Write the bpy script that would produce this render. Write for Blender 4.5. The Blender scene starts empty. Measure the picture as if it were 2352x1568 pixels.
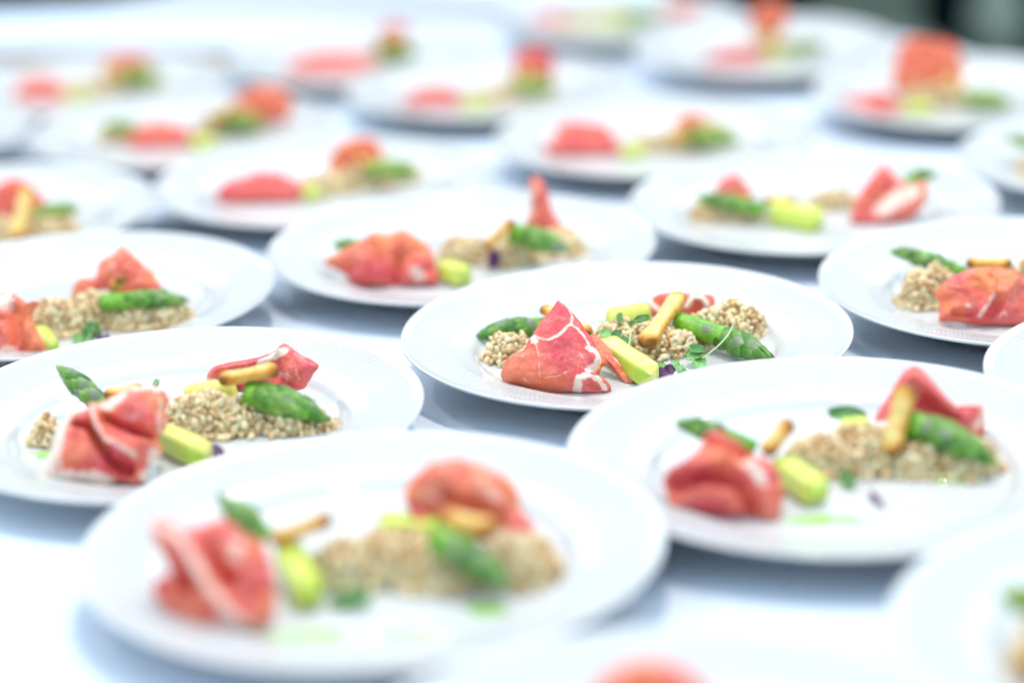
import bpy, bmesh, math, random
import numpy as np
from mathutils import Vector, Matrix

random.seed(7)
RS = np.random.RandomState(11)
SC = bpy.context.scene
COL = SC.collection
IW, IH = 2352.0, 1568.0            # pixel frame in which positions were measured
FPX = 5398.4                       # focal length in those pixels (82.6 mm on 36 mm)
PITCH, ROLL, CAMH = math.radians(16.057), math.radians(-2.164), 0.4582
TILT = math.radians(3.0)           # plates lean on the lip of the plate behind

# ------------------------------------------------------------------ camera
cp, sp = math.cos(PITCH), math.sin(PITCH)
cr, sr = math.cos(ROLL), math.sin(ROLL)
R0, F0, U0 = Vector((1, 0, 0)), Vector((0, cp, -sp)), Vector((0, sp, cp))
CR = cr * R0 + sr * U0
CU = -sr * R0 + cr * U0
CPOS = Vector((0, 0, CAMH))
cam_d = bpy.data.cameras.new('camera')
cam = bpy.data.objects.new('camera', cam_d)
COL.objects.link(cam)
m = Matrix((CR, CU, -F0)).transposed().to_4x4()
m.translation = CPOS
cam.matrix_world = m
cam_d.sensor_width = 36
cam_d.lens = FPX / IW * 36
cam_d.clip_start = 0.05
cam_d.clip_end = 60
cam_d.dof.use_dof = True
cam_d.dof.focus_distance = 1.515
cam_d.dof.aperture_fstop = 1.8
SC.camera = cam

# ------------------------------------------------------------------ world, lamps, exposure
SC.view_settings.view_transform = 'Standard'
SC.view_settings.look = 'None'
SC.view_settings.exposure = 0.52
SC.view_settings.gamma = 1.0
w = bpy.data.worlds.new('World'); SC.world = w; w.use_nodes = True
bg = w.node_tree.nodes['Background']
bg.inputs[0].default_value = (0.64, 0.835, 1.0, 1)
bg.inputs[1].default_value = 1.3

def lamp(name, loc, size, power, colour, target=(0, 1.6, 0)):
    d = bpy.data.lights.new(name, 'AREA')
    d.shape = 'RECTANGLE'; d.size = size[0]; d.size_y = size[1]
    d.energy = power; d.color = colour
    o = bpy.data.objects.new(name, d); COL.objects.link(o)
    o.location = loc
    o.rotation_euler = (Vector(target) - Vector(loc)).to_track_quat('-Z', 'Y').to_euler()
    return o
lamp('ceiling_lamp', (0.10, 1.55, 2.3), (0.18, 0.18), 23, (1.0, 0.87, 0.78), (0.15, 1.5, 0))
lamp('ceiling_lamp', (-1.5, 2.1, 2.3), (0.18, 0.18), 8, (1.0, 0.87, 0.78), (-0.6, 1.8, 0))
lamp('ceiling_lamp', (1.7, 2.3, 2.3), (0.18, 0.18), 8, (1.0, 0.87, 0.78), (0.7, 1.9, 0))
lamp('ceiling_lamp', (-0.1, 3.6, 2.3), (0.18, 0.18), 3, (1.0, 0.87, 0.78), (0, 2.6, 0))
SC.cycles.use_denoising = True
SC.cycles.max_bounces = 8
SC.cycles.sample_clamp_indirect = 6

# ------------------------------------------------------------------ material helpers
def mat(name, base=(.8, .8, .8), rough=.5, **kw):
    ma = bpy.data.materials.new(name); ma.use_nodes = True
    b = ma.node_tree.nodes['Principled BSDF']
    b.inputs['Base Color'].default_value = (*base, 1)
    b.inputs['Roughness'].default_value = rough
    for k, v in kw.items():
        b.inputs[k.replace('_', ' ')].default_value = v
    return ma
class NT:
    def __init__(s, ma): s.t = ma.node_tree; s.b = s.t.nodes['Principled BSDF']
    def n(s, typ, **kw):
        x = s.t.nodes.new(typ)
        for k, v in kw.items():
            if hasattr(x, k): setattr(x, k, v)
        return x
    def l(s, a, b): s.t.links.new(a, b)
    def math(s, op, a, b=None, c=None):
        x = s.t.nodes.new('ShaderNodeMath'); x.operation = op
        for i, q in enumerate((a, b, c)):
            if q is None: continue
            if isinstance(q, (int, float)): x.inputs[i].default_value = q
            else: s.l(q, x.inputs[i])
        return x.outputs[0]
    def noise(s, scale, detail=3, co=None, rough=.5, dist=0):
        x = s.t.nodes.new('ShaderNodeTexNoise'); x.inputs['Scale'].default_value = scale
        x.inputs['Detail'].default_value = detail; x.inputs['Roughness'].default_value = rough
        x.inputs['Distortion'].default_value = dist
        if co is not None: s.l(co, x.inputs['Vector'])
        return x.outputs[0]
    def ramp(s, fac, stops):
        x = s.t.nodes.new('ShaderNodeValToRGB'); e = x.color_ramp.elements
        while len(e) < len(stops): e.new(.5)
        for q, (p, c) in zip(e, stops): q.position = p; q.color = (*c, 1) if len(c) == 3 else c
        s.l(fac, x.inputs[0]); return x.outputs[0]
    def mix(s, fac, a, b):
        x = s.t.nodes.new('ShaderNodeMix'); x.data_type = 'RGBA'
        for i, q in ((0, fac), (6, a), (7, b)):
            if isinstance(q, (int, float)): x.inputs[i].default_value = q
            elif isinstance(q, tuple): x.inputs[i].default_value = (*q, 1)
            else: s.l(q, x.inputs[i])
        return x.outputs[2]
    def bump(s, h, strength, dist):
        x = s.t.nodes.new('ShaderNodeBump'); x.inputs['Strength'].default_value = strength
        x.inputs['Distance'].default_value = dist
        s.l(h, x.inputs['Height']); s.l(x.outputs[0], s.b.inputs['Normal'])
    def attr(s, name):
        x = s.t.nodes.new('ShaderNodeAttribute'); x.attribute_name = name; return x.outputs['Fac']
    def obj(s):
        return s.t.nodes.new('ShaderNodeTexCoord').outputs['Object']

def M_porcelain():
    ma = mat('glazed_porcelain', (.565, .565, .555), .07, IOR=1.5)
    n = NT(ma); co = n.obj()
    sep = n.n('ShaderNodeSeparateXYZ'); n.l(co, sep.inputs[0])
    x, y = sep.outputs[0], sep.outputs[1]
    r = n.math('SQRT', n.math('ADD', n.math('MULTIPLY', x, x), n.math('MULTIPLY', y, y)))
    th = n.math('ARCTAN2', y, x)
    ring = n.math('MULTIPLY', r, 2 * math.pi / .0062)
    par = n.math('SUBTRACT', n.math('MULTIPLY', n.math('FLOOR', n.math('DIVIDE', r, .0031)), math.pi), 0)
    a = n.math('SINE', n.math('ADD', n.math('MULTIPLY', th, 250.0), par))
    b = n.math('ABSOLUTE', n.math('SINE', n.math('MULTIPLY', ring, 1.0)))
    pat = n.math('MULTIPLY', a, b)
    m1 = n.math('MULTIPLY', n.math('GREATER_THAN', r, .1165), n.math('LESS_THAN', r, .1435))
    n.bump(n.math('MULTIPLY', pat, m1), .8, .0007)
    return ma
def M_cloth():
    ma = mat('white_cotton_cloth', (.66, .72, .81), .9)
    n = NT(ma); co = n.obj()
    wv = n.n('ShaderNodeTexWave'); wv.inputs['Scale'].default_value = 420; wv.bands_direction = 'X'
    n.l(co, wv.inputs['Vector'])
    wv2 = n.n('ShaderNodeTexWave'); wv2.inputs['Scale'].default_value = 420; wv2.bands_direction = 'Y'
    n.l(co, wv2.inputs['Vector'])
    s = n.math('ADD', n.math('ADD', wv.outputs[1], wv2.outputs[1]), n.math('MULTIPLY', n.noise(60, 4, co), 2))
    n.bump(s, .35, .0006)
    return ma
def M_ham():
    ma = mat('cured_ham', (.8, .2, .2), .34, Subsurface_Weight=.22, Subsurface_Scale=.003, Specular_IOR_Level=.28)
    ma.node_tree.nodes['Principled BSDF'].inputs['Subsurface Radius'].default_value = (1, .35, .3)
    n = NT(ma); co = n.obj()
    fat, tone = n.attr('fat'), n.attr('tone')
    big = n.noise(45, 3, co, .6)
    fine = n.noise(420, 5, co, .65)
    str_ = n.noise(160, 4, co, .6, 2.5)
    lean = n.mix(n.math('MULTIPLY', tone, 1.0), (.64, .042, .070), (.74, .20, .045))
    lean = n.mix(n.ramp(big, [(.35, (0, 0, 0)), (.7, (.75, .75, .75))]), lean, (.70, .13, .10))
    # marbling threads and specks
    ridge = n.math('ABSOLUTE', n.math('SUBTRACT', str_, .5))
    thread = n.ramp(ridge, [(0, (.55, .55, .55)), (.028, (0, 0, 0))])
    speck = n.ramp(fine, [(.60, (0, 0, 0)), (.74, (.55, .55, .55))])
    ft = n.math('ADD', fat, n.math('MULTIPLY', n.math('SUBTRACT', n.noise(260, 5, co, .65), .5), 1.1))
    ftm = n.ramp(ft, [(.26, (0, 0, 0)), (.80, (1, 1, 1))])
    lean = n.mix(n.ramp(n.noise(110, 6, co, .7), [(.42, (0, 0, 0)), (.78, (.42, .42, .42))]), lean, (.74, .28, .22))
    c = n.mix(n.math('MULTIPLY', thread, .55), lean, (.74, .45, .39))
    c = n.mix(n.math('MULTIPLY', speck, .6), c, (.76, .42, .37))
    c = n.mix(n.math('MULTIPLY', ftm, .86), c, (.80, .68, .56))
    n.l(c, n.b.inputs['Base Color'])
    n.bump(n.math('ADD', fine, n.math('MULTIPLY', str_, .8)), .22, .0004)
    return ma
def M_barley():
    ma = mat('cooked_barley', (.6, .45, .28), .2, Subsurface_Weight=.6, Subsurface_Scale=.004, Specular_IOR_Level=.5)
    n = NT(ma)
    g = n.attr('gv')
    c = n.ramp(g, [(0, (.50, .31, .13)), (.3, (.68, .51, .27)), (.65, (.76, .62, .36)), (.9, (.82, .70, .46)), (1, (.72, .61, .37))])
    c = n.mix(n.math('MULTIPLY', n.noise(900, 2, n.obj()), .22), c, (.50, .33, .15))
    n.l(c, n.b.inputs['Base Color'])
    return ma
def M_stalk():
    ma = mat('asparagus_stalk', (.12, .3, .04), .3, Subsurface_Weight=.1, Subsurface_Scale=.003)
    n = NT(ma); co = n.obj()
    c = n.ramp(n.noise(160, 4, co, .6), [(.3, (.065, .21, .010)), (.55, (.15, .37, .018)), (.8, (.30, .50, .06))])
    n.l(c, n.b.inputs['Base Color']); n.bump(n.noise(500, 3, co), .3, .0005)
    return ma
def M_far():
    ma = mat('soft_asparagus', (.2, .35, .1), .5)
    n = NT(ma)
    n.l(n.ramp(n.noise(110, 3, n.obj()), [(.35, (.07, .16, .010)), (.5, (.15, .28, .025)), (.68, (.32, .34, .09))]), n.b.inputs['Base Color'])
    return ma
def M_bract():
    ma = mat('asparagus_bract', (.2, .35, .1), .38)
    n = NT(ma); co = n.obj()
    sep = n.n('ShaderNodeSeparateXYZ'); n.l(co, sep.inputs[0])
    t = n.math('ADD', sep.outputs[2], n.math('MULTIPLY', n.math('SUBTRACT', n.noise(3, 4, co), .5), .8))
    rnd = n.n('ShaderNodeObjectInfo').outputs['Random']
    c = n.ramp(t, [(.40, (.018, .09, .005)), (.62, (.085, .23, .018)), (.85, (.21, .34, .08)), (.97, (.17, .20, .15)), (1, (.05, .06, .06))])
    c = n.mix(.55, c, n.ramp(rnd, [(0, (.016, .07, .006)), (.35, (.09, .27, .012)), (.75, (.26, .43, .07)), (1, (.30, .28, .25))]))
    n.l(c, n.b.inputs['Base Color']); n.bump(n.noise(9, 4, co), .5, .002)
    return ma
def M_melon():
    ma = mat('pale_melon_flesh', (.7, .75, .15), .25, Subsurface_Weight=.3, Subsurface_Scale=.004)
    n = NT(ma); co = n.obj()
    c = n.mix(n.attr('skin'), n.ramp(n.noise(170, 5, co, .65), [(.3, (.72, .68, .09)), (.7, (.82, .79, .30))]), (.36, .56, .015))
    n.l(c, n.b.inputs['Base Color']); n.bump(n.noise(300, 4, co), .25, .0006)
    return ma
def M_cracker():
    ma = mat('baked_cracker', (.85, .5, .15), .45, Specular_IOR_Level=.3, Subsurface_Weight=.1, Subsurface_Scale=.003)
    n = NT(ma); co = n.obj()
    e = n.math('ADD', n.attr('brown'), n.math('MULTIPLY', n.math('SUBTRACT', n.noise(170, 5, co, .7), .5), 1.2))
    c = n.ramp(e, [(.05, (.76, .58, .24)), (.4, (.72, .38, .07)), (.75, (.52, .19, .02)), (1, (.22, .08, .01))])
    fl = n.math('MULTIPLY', n.attr('groove'), n.ramp(n.noise(700, 3, co), [(.50, (0, 0, 0)), (.56, (1, 1, 1))]))
    c = n.mix(n.math('MULTIPLY', fl, .85), c, (.30, .30, .04))
    n.l(c, n.b.inputs['Base Color']); n.bump(n.noise(420, 5, co, .7), .5, .0008)
    return ma
def M_leaf(name, c1, c2):
    ma = mat(name, c1, .4); n = NT(ma); co = n.obj()
    n.l(n.ramp(n.noise(3.5, 4, co), [(.3, c1), (.7, c2)]), n.b.inputs['Base Color'])
    n.bump(n.noise(8, 3, co), .4, .002)
    return ma
PORC, CLOTH, HAM, BARLEY = M_porcelain(), M_cloth(), M_ham(), M_barley()
FARA = M_far()
STALK, BRACT, MELON, CRACK = M_stalk(), M_bract(), M_melon(), M_cracker()
LEAF = M_leaf('cress_leaf', (.02, .12, .012), (.08, .26, .035))
LEAFL = M_leaf('pale_cress_leaf', (.12, .34, .07), (.28, .50, .18))
PURP = M_leaf('purple_cress_leaf', (.045, .005, .05), (.15, .018, .13))
STEM = mat('cress_stem', (.42, .56, .27), .35, Subsurface_Weight=.2, Subsurface_Scale=.002)
DRESS = mat('green_dressing', (.25, .56, .01), .08, Transmission_Weight=.25)

# ------------------------------------------------------------------ mesh helpers
def mesh(name, V, Fc, material, attrs=None, smooth=True):
    me = bpy.data.meshes.new(name)
    me.from_pydata([tuple(map(float, p)) for p in V], [], [tuple(f) for f in Fc])
    me.update()
    if smooth: me.polygons.foreach_set('use_smooth', [True] * len(me.polygons))
    if material: me.materials.append(material)
    for k, a in (attrs or {}).items():
        at_ = me.attributes.new(k, 'FLOAT', 'POINT')
        at_.data.foreach_set('value', np.asarray(a, dtype=np.float32))
    return me
def link(name, data, parent=None, mtx=None, **props):
    o = bpy.data.objects.new(name, data); COL.objects.link(o)
    if parent is not None: o.parent = parent
    if mtx is not None: o.matrix_local = mtx
    for k, v in props.items(): o[k] = v
    return o
def thing(name, loc, label, cat, group=None, data=None):
    o = link(name, data, mtx=Matrix.Translation(loc))
    o['label'] = label; o['category'] = cat
    if group: o['group'] = group
    return o
def ray(u, v):
    X, Y = u - IW / 2, IH / 2 - v
    return (F0 * FPX + CR * X + CU * Y)
def on_z(u, v, z=0.0):
    d = ray(u, v); t = (z - CAMH) / d.z
    return CPOS + d * t
def frame_to(a, b, roll=0.0, upv=None):
    z = (b - a).normalized()
    up = upv or Vector((0, 0, 1))
    x = up.cross(z)
    if x.length < 1e-5: x = Vector((1, 0, 0))
    x.normalize(); y = z.cross(x)
    return Matrix((x, y, z)).transposed().to_4x4() @ Matrix.Rotation(roll, 4, 'Z')
def smooth_noise(P, scale, seed, octv=3):
    """cheap numpy noise: sum of warped sines"""
    rs = np.random.RandomState(seed); out = np.zeros(len(P)); amp = 1.0; tot = 0
    for o in range(octv):
        for k in range(3):
            d = rs.normal(size=P.shape[1]); d /= np.linalg.norm(d)
            e = rs.normal(size=P.shape[1]); e /= np.linalg.norm(e)
            ph, ph2 = rs.rand(2) * 6.28
            out += amp * np.sin(P @ d * scale * 6.28 + ph + 1.3 * np.sin(P @ e * scale * 4.1 + ph2))
            tot += amp
        scale *= 2.03; amp *= .5
    return out / tot * 1.6
def grid_faces(nu, nv, wrap_u=False, off=0):
    Fc = []
    for j in range(nv - 1):
        for i in range(nu if wrap_u else nu - 1):
            a, b = j * nu + i, j * nu + (i + 1) % nu
            Fc.append((a + off, b + off, b + nu + off, a + nu + off))
    return Fc
def lathe(profile, n):
    V, nu = [], n
    for r, z in profile:
        for i in range(n):
            t = 2 * math.pi * i / n; V.append((r * math.cos(t), r * math.sin(t), z))
    return V, grid_faces(n, len(profile), True)
def spline(pts, n):
    P = [Vector(p) for p in pts]; P = [2 * P[0] - P[1]] + P + [2 * P[-1] - P[-2]]
    out = []; k = len(P) - 3
    for i in range(n):
        t = i / (n - 1) * k; j = min(int(t), k - 1); f = t - j
        a, b, c, d = P[j:j + 4]
        out.append(.5 * ((2 * b) + (c - a) * f + (2 * a - 5 * b + 4 * c - d) * f * f + (3 * b - a - 3 * c + d) * f ** 3))
    return out
def tube(pts, radii, nseg=8, caps=True):
    V = []; Fc = []
    n = len(pts)
    for i, p in enumerate(pts):
        a = pts[max(i - 1, 0)]; b = pts[min(i + 1, n - 1)]
        fm = frame_to(a, b)
        for k in range(nseg):
            t = 2 * math.pi * k / nseg
            V.append(p + (fm @ Vector((math.cos(t) * radii[i], math.sin(t) * radii[i], 0))))
    Fc = grid_faces(nseg, n, True)
    if caps:
        Fc.append(tuple(range(nseg))[::-1]); Fc.append(tuple(range((n - 1) * nseg, n * nseg)))
    return V, Fc

# ------------------------------------------------------------------ setting: cloth, table, room beyond
def far_edge(u, v): return on_z(u, v, 0.0)
E1, E2 = far_edge(1600, 6), far_edge(2352, 156)
ed = (E2 - E1).normalized()                       # direction of the table's end edge, running to the right and nearer
en = Vector((-ed.y, ed.x, 0))                      # outward
if en.y < 0: en = -en
def cloth_z(x, y):
    P = np.stack([x, y], 1)
    z = .0012 * smooth_noise(P, .9, 3, 2)
    # ironed-in creases and soft folds running along the table, strongest on the free cloth at the left
    k = 1 / (1 + np.exp(-(-x - .24) * 30)) * 1.0
    far = 1 / (1 + np.exp(-(y - 2.75) * 8))
    q = x * .35 + y * 1.0
    z += (.017 * far) * np.sin(q * 13 + np.sin(x * 4)) ** 1
    z += .006 * k * np.sin(x * 62 + y * 9 + np.sin(y * 6)) / (1 + np.exp((y - 1.12) * 40))
    z += .0022 * np.exp(-((y - (1.235 + .25 * (x - .0)) ) / .018) ** 2)
    return z - .0015
AMIN = (far_edge(430, -34) - E1).dot(ed)
def build_cloth():
    nx, ny = 260, 300
    c0 = E1 + ed * 1.2                              # a point on the end edge
    V = []
    a = np.linspace(AMIN, 3.3, nx)                  # along the edge direction
    b = np.concatenate([np.linspace(0.55, 0.0, 26)[:-1] * 1.0, -np.linspace(0, 1, ny) ** 1.1 * 2.5])
    A, B = np.meshgrid(a, b)
    A = A.ravel(); B = B.ravel(); drop = np.clip(B, 0, None); Bc = np.minimum(B, 0)
    rr = .02
    X = E1.x + ed.x * A + en.x * (Bc + np.minimum(drop, rr))
    Y = E1.y + ed.y * A + en.y * (Bc + np.minimum(drop, rr))
    Z = cloth_z(X, Y)
    Z = np.where(drop > 0, -np.clip(drop - rr * .3, 0, None), Z)
    fold = np.clip(drop * 3, 0, 1) * .03 * np.sin(A * 22 + 2 * np.sin(A * 5))
    X += en.x * fold; Y += en.y * fold
    V = np.stack([X, Y, Z], 1)
    o = link('tablecloth', mesh('tablecloth', V, grid_faces(nx, len(b)), CLOTH))
    o['label'] = 'white tablecloth spread under all the plates, hanging down at the far end'
    o['category'] = 'tablecloth'
    return o
build_cloth()
def box(name, c, s, ma, parent=None, rz=0, bev=.004):
    bm = bmesh.new(); bmesh.ops.create_cube(bm, size=1)
    bmesh.ops.scale(bm, vec=s, verts=bm.verts)
    bmesh.ops.bevel(bm, geom=bm.edges, offset=bev, segments=2, affect='EDGES')
    me = bpy.data.meshes.new(name); bm.to_mesh(me); bm.free(); me.materials.append(ma)
    return link(name, me, parent, Matrix.Translation(c) @ Matrix.Rotation(rz, 4, 'Z'))
WOOD = mat('table_wood', (.25, .16, .09), .5)
ang = math.atan2(ed.y, ed.x)
tc = E1 + ed * ((AMIN + 3.3) / 2) - en * 1.27
TB = thing('banquet_table', tc + Vector((0, 0, -.75)), 'banquet table hidden beneath the white tablecloth', 'table')
TB.rotation_euler = (0, 0, ang)
box('tabletop', Vector((0, 0, .728)), (3.24 - AMIN, 2.46, .025), WOOD, TB)
for sx in (-1.4, 1.4):
    for sy in (-1.1, 1.1):
        box('leg', Vector((sx, sy, .357)), (.06, .06, .714), WOOD, TB)

DARK = mat('dark_floor', (.010, .016, .020), .9, Specular_IOR_Level=0.0)
n_ = NT(DARK); n_.l(n_.ramp(n_.noise(1.5, 3, n_.obj()), [(.3, (.001, .004, .005)), (.7, (.004, .009, .011))]), n_.b.inputs['Base Color'])
link('floor', mesh('floor', [(-14, -6, -.75), (14, -6, -.75), (14, 12, -.75), (-14, 12, -.75)], [(0, 1, 2, 3)], DARK, smooth=False), kind='structure')
WALL = mat('dark_wall', (.012, .020, .024), .9, Specular_IOR_Level=0.0)
n_ = NT(WALL); n_.l(n_.ramp(n_.noise(.8, 3, n_.obj()), [(.3, (.001, .004, .006)), (.7, (.005, .012, .015))]), n_.b.inputs['Base Color'])
box('wall', Vector((0, 9.1, 1.1)), (28, .2, 3.7), WALL).update_tag()
bpy.data.objects['wall']['kind'] = 'structure'
GG = mat('grey_green_fabric', (.12, .14, .12), .9, Specular_IOR_Level=0.1)
n_ = NT(GG); n_.l(n_.ramp(n_.noise(14, 4, n_.obj()), [(.3, (.09, .115, .09)), (.7, (.16, .19, .15))]), n_.b.inputs['Base Color'])
GL = mat('pale_green_ceramic', (.20, .25, .20), .7)
LEGM = mat('dark_metal', (.006, .010, .012), .6, Specular_IOR_Level=0.1)
def chair(c, rz, ma, wd, hgt, label):
    t = thing('chair', c, label, 'chair', 'chairs beyond the end of the table')
    t.rotation_euler = (0, 0, rz)
    box('seat', Vector((0, 0, .44)), (wd, .44, .07), ma, t, bev=.02)
    # rounded upholstered back
    bm = bmesh.new(); V = []; n = 24
    for s in (-.03, .03):
        for i in range(n):
            a = math.pi * i / (n - 1)
            V.append((wd / 2 * math.cos(a), .2 + s, hgt - wd * .45 + wd * .45 * math.sin(a)))
        V += [(-wd / 2, .2 + s, .47), (wd / 2, .2 + s, .47)]
    k = n + 2
    Fc = [tuple(range(k)), tuple(range(k, 2 * k))[::-1]] + [(i, i + k, (i + 1) % k + k, (i + 1) % k) for i in range(k)]
    link('backrest', mesh('backrest', V, Fc, ma, smooth=False), t)
    for sx in (-1, 1):
        for sy in (-1, 1):
            box('leg', Vector((sx * (wd / 2 - .03), sy * .19, .2)), (.03, .03, .41), LEGM, t)
def floor_at(u, v, dist):
    d = ray(u, v); d = d / math.hypot(d.x, d.y); p = CPOS + d * dist
    return p
p = floor_at(2045, 100, 4.6)
chair(Vector((p.x, p.y, -.75)), .1, GG, .21, p.z + .75 + .30, 'blurred narrow grey green chair standing in the dark beyond the table end')
p = floor_at(2290, 75, 4.9)
vs = thing('vase', Vector((p.x, p.y, p.z - .07)), 'small rounded pale green vase blurred in the dark upper right corner', 'vase')
vv, vf = lathe([(.0005, 0), (.03, 0), (.05, .03), (.062, .08), (.055, .13), (.035, .16), (.038, .175), (.033, .17), (.0005, .15)], 32)
vs.data = None
link('vase_body', mesh('vase_body', vv, vf, GL), vs)
sd = thing('side_table', Vector((p.x, p.y, -.75)), 'dark slender stand under the pale green vase beyond the table', 'stand')
hh_ = p.z - .072 + .75
box('top', Vector((0, 0, hh_ - .015)), (.34, .34, .026), LEGM, sd)
for sx in (-1, 1):
    for sy in (-1, 1):
        box('leg', Vector((sx * .14, sy * .14, (hh_ - .03) / 2)), (.03, .03, hh_ - .03), LEGM, sd)

# ------------------------------------------------------------------ plates
PROF = [(.0005, .0080), (.03, .0080), (.06, .0080), (.082, .0080), (.090, .0082), (.095, .0090), (.0985, .0104), (.1008, .0126), (.1028, .0144), (.1053, .0156),
        (.109, .0165), (.113, .0174), (.120, .0190), (.130, .0213), (.140, .0238), (.146, .0250), (.1485, .0256), (.1497, .0254), (.1500, .0246),
        (.1494, .0236), (.146, .0224), (.135, .0196), (.120, .0168), (.108, .0140), (.101, .0092), (.095, .0050), (.090, .0030), (.0885, .0000), (.0855, .0000), (.084, .0030),
        (.05, .0040), (.0005, .0040)]
PROF = [(max(q.x, .0005), q.z) for q in spline([(r, 0, z) for r, z in PROF], 150)]
pv, pf = lathe(PROF, 144)
PLATE_ME = mesh('plate', pv, pf, PORC)
WELL = .0080
PL = {}
class Plate:
    def __init__(s, key, x, y, name, phrase, label, spin=0.0, tilt=TILT):
        s.key, s.phrase = key, phrase
        piv = Matrix.Translation((0, -.085, 0))
        s.m = Matrix.Translation((x, y, .0015)) @ piv @ Matrix.Rotation(tilt, 4, 'X') @ piv.inverted()
        s.n = (s.m.to_3x3() @ Vector((0, 0, 1))).normalized()
        s.inv = s.m.inverted()
        o = link('plate', PLATE_ME, mtx=s.m @ Matrix.Rotation(spin, 4, 'Z'))
        o['label'] = label; o['category'] = 'plate'; o['group'] = 'white plates laid out on the tablecloth'
        PL[key] = s
    def at(s, u, v, h=0.0):
        """point seen at pixel (u, v) lying h metres above this plate's well"""
        p0 = s.m @ Vector((0, 0, WELL + h)); d = ray(u, v)
        return CPOS + d * ((p0 - CPOS).dot(s.n) / d.dot(s.n))
    def h(s, P):                                     # heights above the well for an (n,3) array
        nn = np.array(s.n); p0 = np.array(s.m @ Vector((0, 0, WELL)))
        return (P - p0) @ nn

PLATES = [
 ('A', .076, 1.505, 'the sharp middle plate', 'sharply focused white plate in the middle, laden with ham and asparagus'),
 ('B', -.205, 1.371, 'the left plate with speckled rim', 'slightly soft white plate cut by the left edge, left of the sharp plate'),
 ('C', -.075, 1.133, 'the large blurred front left plate', 'large blurred white plate in the front left foreground'),
 ('D', .178, 1.249, 'the blurred front right plate', 'blurred white plate in front and to the right of the sharp plate'),
 ('E', -.036, 1.763, 'the plate directly behind the sharp one', 'white plate just behind and left of the sharp plate, upright ham spike on it'),
 ('F', -0.322, 1.665, 'the plate behind the left plate', 'white plate at the left edge with its food partly hidden by the left plate'),
 ('G', -.159, 2.024, 'the second plate behind the sharp one', 'blurred white plate with low red ham, behind the one with the ham spike'),
 ('H', -0.448, 1.951, 'the far left plate with yellow cracker', 'blurred white plate at the left edge with a steep yellow cracker stick'),
 ('I', .249, 1.869, 'the right plate with ham on its right', 'blurred white plate behind the sharp one with its tall ham at the right'),
 ('J', .368, 1.600, 'the plate beside the sharp one', 'white plate cut by the right edge, directly right of the sharp plate'),
 ('K', .14, 2.168, 'the plate with round pink ham', 'blurred white plate in the back with a rounded pink ham slice'),
 ('L', .462, 2.335, 'the corner plate by the table end', 'blurred white plate at the upper right, in front of the dark corner'),
 ('M', .300, 2.655, 'the rear plate against the dark', 'blurred white plate at the table end with its rim against the dark background'),
 ('N', 0.153, 2.928, 'the farthest plate', 'farthest white plate, at the top edge, barely recognisable'),
 ('O', -0.016, 2.47, 'the back plate with a red tower', 'blurred white plate in the back with a small red ham tower'),
 ('P', -0.166, 2.697, 'the back plate below the free cloth', 'blurred white plate in the back with flat pink ham, next to empty tablecloth'),
 ('Q', -0.449, 2.575, 'the upper left plate', 'blurred white plate at the upper left with brown red ham'),
 ('R', -.318, 2.291, 'the back left plate with orange ham', 'blurred white plate in the back left with a pale orange ham slice'),
 ('S', -0.621, 2.322, 'the cut off left plate', 'blurred white rim showing only at the left edge, food out of view'),
 ('T', 0.544, 1.996, 'the upper right edge plate', 'blurred white plate at the right edge with only an asparagus tip showing'),
 ('U', 0.437, 1.359, 'the cut off right plate', 'white plate rim at the right edge between the sharp row and the front right plate'),
 ('V', .314, .972, 'the front right corner plate', 'very blurred white plate in the bottom right corner'),
 ('W', .06, .835, 'the bottom edge plate', 'very blurred white plate at the bottom edge, mostly out of view'),
]
for i, (k, x, y, ph, lb) in enumerate(PLATES):
    Plate(k, x, y, 'plate', ph, lb, spin=i * .7, tilt=math.radians({'L': 4.0, 'M': 4.5}.get(k, 3.0)))

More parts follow.
